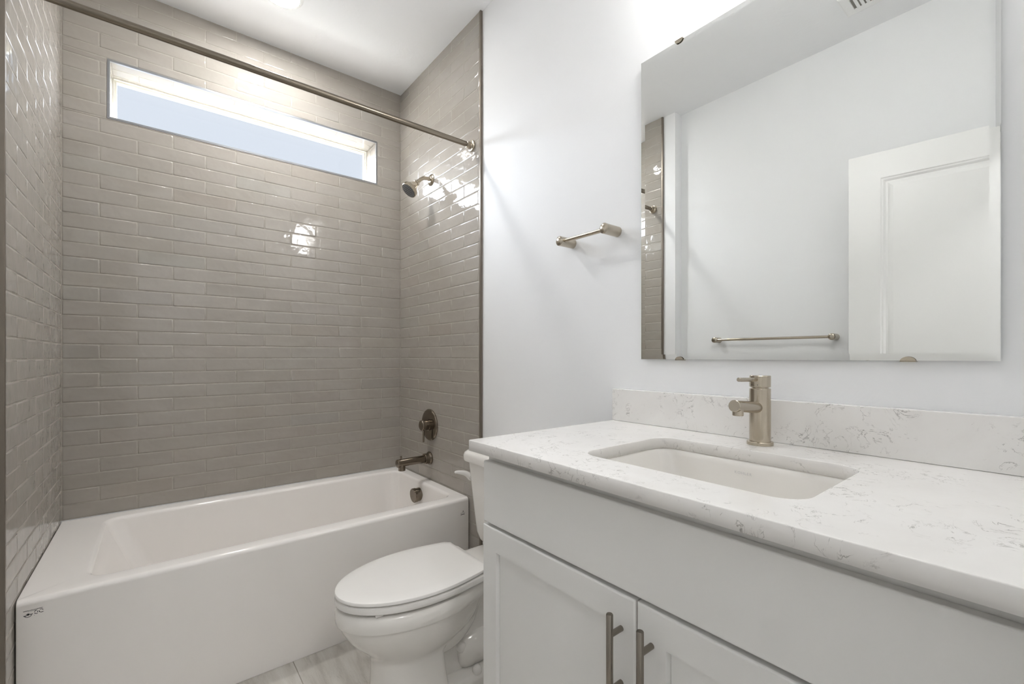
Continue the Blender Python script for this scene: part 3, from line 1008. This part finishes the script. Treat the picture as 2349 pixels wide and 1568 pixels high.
# maker's name printed on the back of the bowl
fc = bpy.data.curves.new('brand_print', 'FONT')
fc.body = 'KOHLER'; fc.size = 0.0085; fc.extrude = 0.00015; fc.align_x = 'CENTER'; fc.space_character = 1.25
fo = bpy.data.objects.new('brand_print_curve', fc); COL.objects.link(fo)
bpy.context.view_layer.update()
me = bpy.data.meshes.new_from_object(fo.evaluated_get(bpy.context.evaluated_depsgraph_get()))
bpy.data.objects.remove(fo, do_unlink=True)
bp = bpy.data.objects.new('brand_print', me); COL.objects.link(bp)
me.materials.clear(); me.materials.append(M_GREYINK)
bp.parent = snk
# on the back wall of the bowl (faces -x), reading left to right towards -y
bp.matrix_world = Matrix.Translation((SX1 - 0.0040, -2.158, CB - 0.030)) @ Matrix(((0, 0.08, -0.997, 0), (-1, 0, 0, 0), (0, 0.997, 0.08, 0), (0, 0, 0, 1)))

# faucet
FX, FY = 1.433, -2.157
fau = thing('faucet', 'brushed nickel single-hole faucet behind the sink', 'faucet', (FX, FY, CT))
b = bmesh.new(); lathe(b, (FX, FY, CT + 0.0002), (0, 0, 1), [(0, 0.0285), (0.007, 0.0285), (0.0085, 0.027), (0.0088, 0.0225)], 48)
add('base_ring', b, M_NICKEL, fau, 22)
b = bmesh.new(); lathe(b, (FX, FY, CT + 0.007), (0, 0, 1), [(0, 0.0228), (0.1255, 0.0228), (0.1265, 0.0218), (0.1268, 0.018), (0.130, 0.018)], 48)
add('faucet_body', b, M_NICKEL, fau, 35)
b = bmesh.new()
sd = Vector((-1, 0, 0.10)).normalized()
lathe(b, (FX - 0.012, FY, CT + 0.0885), sd, [(0, 0.0132), (0.118, 0.0132), (0.1195, 0.0122)], 40)
add('spout', b, M_NICKEL_Y, fau, 22)
b = bmesh.new(); lathe(b, (FX - 0.113, FY, CT + 0.094), (0, 0, -1), [(0, 0.0115), (0.0155, 0.0115), (0.0165, 0.0105), (0.012, 0.009)], 32)
add('aerator', b, M_NICKEL, fau, 22)
b = bmesh.new(); lathe(b, (FX, FY, CT + 0.1363), (0, 0, 1), [(0, 0.018), (0.0, 0.0215), (0.0015, 0.0228), (0.0265, 0.0228), (0.0275, 0.0218), (0.0278, 0.012)], 48)
hd_ = add('handle_cap', b, M_NICKEL, fau, 35)
b = bmesh.new(); lathe(b, (FX - 0.015, FY, CT + 0.1545), (-1, 0, 0.03), [(0, 0.0046), (0.094, 0.0046), (0.0955, 0.0038)], 24)
add('lever', b, M_NICKEL_Y, hd_, 22)
b = bmesh.new()
for dy in (-0.004, 0.010):
    lathe(b, (FX - 0.0222, FY + dy, CT + 0.1425), (-1, 0, 0), [(0, 0.0010), (0.0012, 0.0010)], 10)
add('index_dot', b, M_BLACK, hd_)

# ------------------------------------------------------------------ mirror
MY0, MY1, MZ0, MZ1 = -2.539, -1.773, 1.145, 2.077
mir = thing('mirror', 'large frameless mirror with cut glass edge on the wall over the sink', 'mirror', (W, (MY0 + MY1) / 2, MZ0))
def mirror_glass():
    bm = bmesh.new()
    def ring(ins, x):
        return [Vector((x, MY0 + ins, MZ0 + ins)), Vector((x, MY1 - ins, MZ0 + ins)), Vector((x, MY1 - ins, MZ1 - ins)), Vector((x, MY0 + ins, MZ1 - ins))]
    loft(bm, [ring(0, W + 0.0055), ring(0, W + 0.0011), ring(0.0145, W)])
    return bm
mg = add('mirror_glass', mirror_glass(), M_MIRROR, mir)
b = B(W + 0.0056, XR - 0.0005, MY0 + 0.012, MY1 - 0.012, MZ0 + 0.012, MZ1 - 0.012)
add('backing', b, new_mat('mirror_backing', (0.42, 0.42, 0.40, 1), 0.6)[0], mir)
for (y, z, s_) in ((-1.905, MZ0, 1), (-2.4115, MZ0, 1), (-1.904, MZ1, -1), (-2.4115, MZ1, -1)):
    b = bmesh.new()
    prof = []
    n = 16
    pts = [(y + 0.0125 * math.cos(PI * i / n), z - s_ * 0.0015 + s_ * 0.0095 * math.sin(PI * i / n)) for i in range(n + 1)]
    loft(b, [[Vector((x, p, q)) for p, q in pts] for x in (W - 0.0028, W - 0.0010)])
    box(b, W - 0.0028, XR - 0.0002, y - 0.0125, y + 0.0125, *(sorted((z - s_ * 0.0028, z - s_ * 0.0008))))
    add('mirror_clip', b, M_NICKEL, mir)

# ------------------------------------------------------------------ towel bars
def post_bar(name, label, wall_x, dirx, ya, yb, z, post_r, post_len, bar_r, grp=None, dz=0.0):
    t = thing(name, label, 'towel bar', (wall_x, (ya + yb) / 2, z), grp)
    for y in (ya, yb):
        b = bmesh.new()
        lathe(b, (wall_x + dirx * 0.0003, y, z), (dirx, 0, 0), [(0, post_r), (post_len - 0.0012, post_r), (post_len - 0.0002, post_r * 0.955), (post_len + 0.0022, post_r * 0.6), (post_len + 0.003, post_r * 0.25), (post_len + 0.0031, 0.0005)], 40)
        add('post', b, M_NICKEL_Y, t, 35)
    b = bmesh.new()
    lathe(b, (wall_x + dirx * (post_len - post_r * 0.95), ya, z), (0, 1, 0), [(0, bar_r), (yb - ya, bar_r)], 24)
    add('bar', b, M_NICKEL, t, 40)
    return t
post_bar('hand_towel_bar', 'short brushed nickel hand towel bar on the white wall left of the mirror', XR, -1, -1.672, -1.468, 1.570, 0.0172, 0.072, 0.0070)
post_bar('towel_bar', 'long brushed nickel towel bar on the opposite wall, seen in the mirror', XL, 1, -1.850, -1.232, 1.256, 0.0172, 0.068, 0.0075)

# ------------------------------------------------------------------ door leaf (stands open against the left wall, seen in the mirror)
LW, LH, LT = 0.700, 2.045, 0.035
def door_leaf():
    bm = bmesh.new()
    x0, x1 = 0.0, LW
    z0, z1 = 0.012, 0.012 + LH + 0.02
    # front / back skins with one tall raised moulding panel over a shorter one
    for side in (0, 1):
        yy = 0.0 if side == 0 else -LT
        sg = 1 if side == 0 else -1
        def P(u, v, d):
            return Vector((u, yy - sg * d, v))
        panels = [(x0 + 0.115, x1 - 0.115, z0 + 1.02, z1 - 0.118), (x0 + 0.115, x1 - 0.115, z0 + 0.22, z0 + 0.88)]
        # skin around the panels
        us = [x0, panels[0][0], panels[0][1], x1]
        vsz = [z0, panels[1][2], panels[1][3], panels[0][2], panels[0][3], z1]
        for i in range(3):
            for j in range(5):
                if i == 1 and j in (1, 3):
                    continue
                bm.faces.new([bm.verts.new(P(u, v, 0)) for u, v in ((us[i], vsz[j]), (us[i + 1], vsz[j]), (us[i + 1], vsz[j + 1]), (us[i], vsz[j + 1]))])
        for (a0, a1, b0, b1) in panels:
            rings = []
            for ins, d in ((0, 0), (0.004, 0.003), (0.010, 0.0035), (0.018, 0.009), (0.026, 0.009), (0.044, 0.004)):
                rings.append([P(a0 + ins, b0 + ins, d), P(a1 - ins, b0 + ins, d), P(a1 - ins, b1 - ins, d), P(a0 + ins, b1 - ins, d)])
            loft(bm, rings, False, True)
    # edges
    for (u0, v0, u1, v1) in ((x0, z0, x1, z0), (x1, z0, x1, z1), (x1, z1, x0, z1), (x0, z1, x0, z0)):
        bm.faces.new([bm.verts.new(Vector(p)) for p in ((u0, 0, v0), (u1, 0, v1), (u1, -LT, v1), (u0, -LT, v0))])
    bmesh.ops.remove_doubles(bm, verts=bm.verts[:], dist=0.0001)
    return bm
me_bm = door_leaf()
leaf = struct('door_1', me_bm, M_DOOR)
leaf.location = (0.026, YN + 0.004, 0)
ang = math.atan2(0.128 - 0.026, -1.955 - YN)      # lean away from the wall
leaf.rotation_euler = (0, 0, PI / 2 - ang)
b = bmesh.new()
for s_ in (1, -1):
    yy = 0 if s_ == 1 else -LT
    lathe(b, (LW - 0.065, yy, 0.90), (0, s_, 0), [(0, 0.030), (0.006, 0.030), (0.008, 0.012), (0.020, 0.011), (0.024, 0.022), (0.036, 0.024), (0.042, 0.016)], 28)
kb = add('knob', b, M_NICKEL, None, 35); kb.parent = leaf

# ------------------------------------------------------------------ ceiling items
cl = thing('ceiling_light', 'round white LED disc light on the ceiling above the tub', 'ceiling light', (0.7525, -0.405, CEIL))
b = bmesh.new(); lathe(b, (0.7525, -0.405, CEIL - 0.0003), (0, 0, -1), [(0, 0.088), (0.004, 0.088), (0.012, 0.080), (0.013, 0.071), (0.0115, 0.070)], 64, True, False)
add('trim_ring', b, M_VENT, cl, 35)
b = bmesh.new(); lathe(b, (0.7525, -0.405, CEIL - 0.0110), (0, 0, -1), [(0, 0.0705), (0.002, 0.0705), (0.0035, 0.055), (0.004, 0.02)], 64)
add('diffuser', b, M_DISC, cl, 35)

ve = thing('ceiling_vent', 'white slotted ceiling register seen at the top of the mirror', 'vent', (0.175, -2.11, CEIL))
b = bmesh.new()
vx0, vx1, vy0, vy1 = 0.095, 0.255, -2.27, -1.948
ring = [(0, 0.0), (0.0, 0.003), (0.006, 0.006), (0.036, 0.006), (0.0365, 0.0)]
loft(b, [[Vector((vx0 + i, vy0 + i, CEIL - d - 0.0002)), Vector((vx1 - i, vy0 + i, CEIL - d - 0.0002)), Vector((vx1 - i, vy1 - i, CEIL - d - 0.0002)), Vector((vx0 + i, vy1 - i, CEIL - d - 0.0002))] for i, d in ring], False, False)
add('register_frame', b, M_VENT, ve)
y = vy0 + 0.042
while y < vy1 - 0.04:
    b = bmesh.new()
    loft(b, [[Vector((vx0 + 0.036, y, CEIL - 0.0006)), Vector((vx1 - 0.036, y, CEIL - 0.0006)), Vector((vx1 - 0.036, y + 0.0012, CEIL - 0.0006)), Vector((vx0 + 0.036, y + 0.0012, CEIL - 0.0006))],
             [Vector((vx0 + 0.036, y + 0.009, CEIL - 0.006)), Vector((vx1 - 0.036, y + 0.009, CEIL - 0.006)), Vector((vx1 - 0.036, y + 0.0105, CEIL - 0.006)), Vector((vx0 + 0.036, y + 0.0105, CEIL - 0.006))]])
    add('louver', b, M_VENT, ve)
    y += 0.0185
b = B(vx0 + 0.036, vx1 - 0.036, vy0 + 0.036, vy1 - 0.036, CEIL - 0.0005, CEIL - 0.0002)
add('duct_shade_plate', b, new_mat('duct_shade', (0.25, 0.24, 0.22, 1), 0.7)[0], ve)  # dark plate painted as the shade inside the duct, no real hole
for yy in (vy0 + 0.016, vy1 - 0.016):
    b = bmesh.new()
    lathe(b, (0.175, yy, CEIL - 0.006), (0, 0, -1), [(0, 0.004), (0.001, 0.004), (0.002, 0.002)], 16)
    add('screw', b, M_VENT, ve)

# three-light bar above the mirror (just above the picture)
VZ = 2.35
vl = thing('vanity_light', 'three-light nickel vanity bar with lit opal glass shades above the mirror', 'wall light', (XR, -2.155, VZ))
add('back_plate', B(XR - 0.022, XR - 0.0004, -2.39, -1.92, VZ - 0.03, VZ + 0.03, 0.006, 2), M_NICKEL, vl, 35)
for y in (-2.005, -2.155, -2.305):
    b = bmesh.new(); tube(b, smooth_path([(XR - 0.02, y, VZ), (XR - 0.07, y, VZ), (XR - 0.09, y, VZ + 0.012)], 5), 0.007, 16)
    add('lamp_arm', b, M_NICKEL, vl, 40)
    b = bmesh.new(); lathe(b, (XR - 0.09, y, VZ + 0.03), (0, 0, -1), [(-0.040, 0.012), (-0.036, 0.020), (-0.034, 0.020)], 28)
    add('lamp_holder', b, M_NICKEL, vl, 40)
    b = bmesh.new(); lathe(b, (XR - 0.09, y, VZ - 0.002), (0, 0, -1), [(-0.065, 0.03), (-0.062, 0.048), (-0.058, 0.052), (0.078, 0.052), (0.082, 0.048), (0.085, 0.03)], 36)
    add('glass_shade', b, M_SHADE, vl, 40)

# unseen fill light added in the hall beyond the doorway
hl = thing('hall_fill_light', 'round unseen fill light added in the hall behind the doorway', 'ceiling light', (0.45, -3.5, CEIL))
b = bmesh.new(); lathe(b, (0.45, -3.5, CEIL - 0.0003), (0, 0, -1), [(0, 0.17), (0.02, 0.17), (0.022, 0.165)], 48)
add('base', b, M_VENT, hl, 35)
b = bmesh.new(); lathe(b, (0.45, -3.5, CEIL - 0.022), (0, 0, -1), [(0, 0.16), (0.03, 0.155), (0.055, 0.11), (0.065, 0.04)], 48)
add('diffuser', b, M_HALL_FILL, hl, 50)

# daylight sampling aid: the window opening is marked as a portal for the sky
pl = bpy.data.lights.new('window_portal', 'AREA')
pl.shape = 'RECTANGLE'; pl.size = HX1 - HX0; pl.size_y = HZ1 - HZ0
po = bpy.data.objects.new('window_portal', pl); COL.objects.link(po)
po.location = ((HX0 + HX1) / 2, YF + 0.06, (HZ0 + HZ1) / 2)
po.rotation_euler = (-PI / 2, 0, 0)       # emits towards -y
pl.cycles.is_portal = True
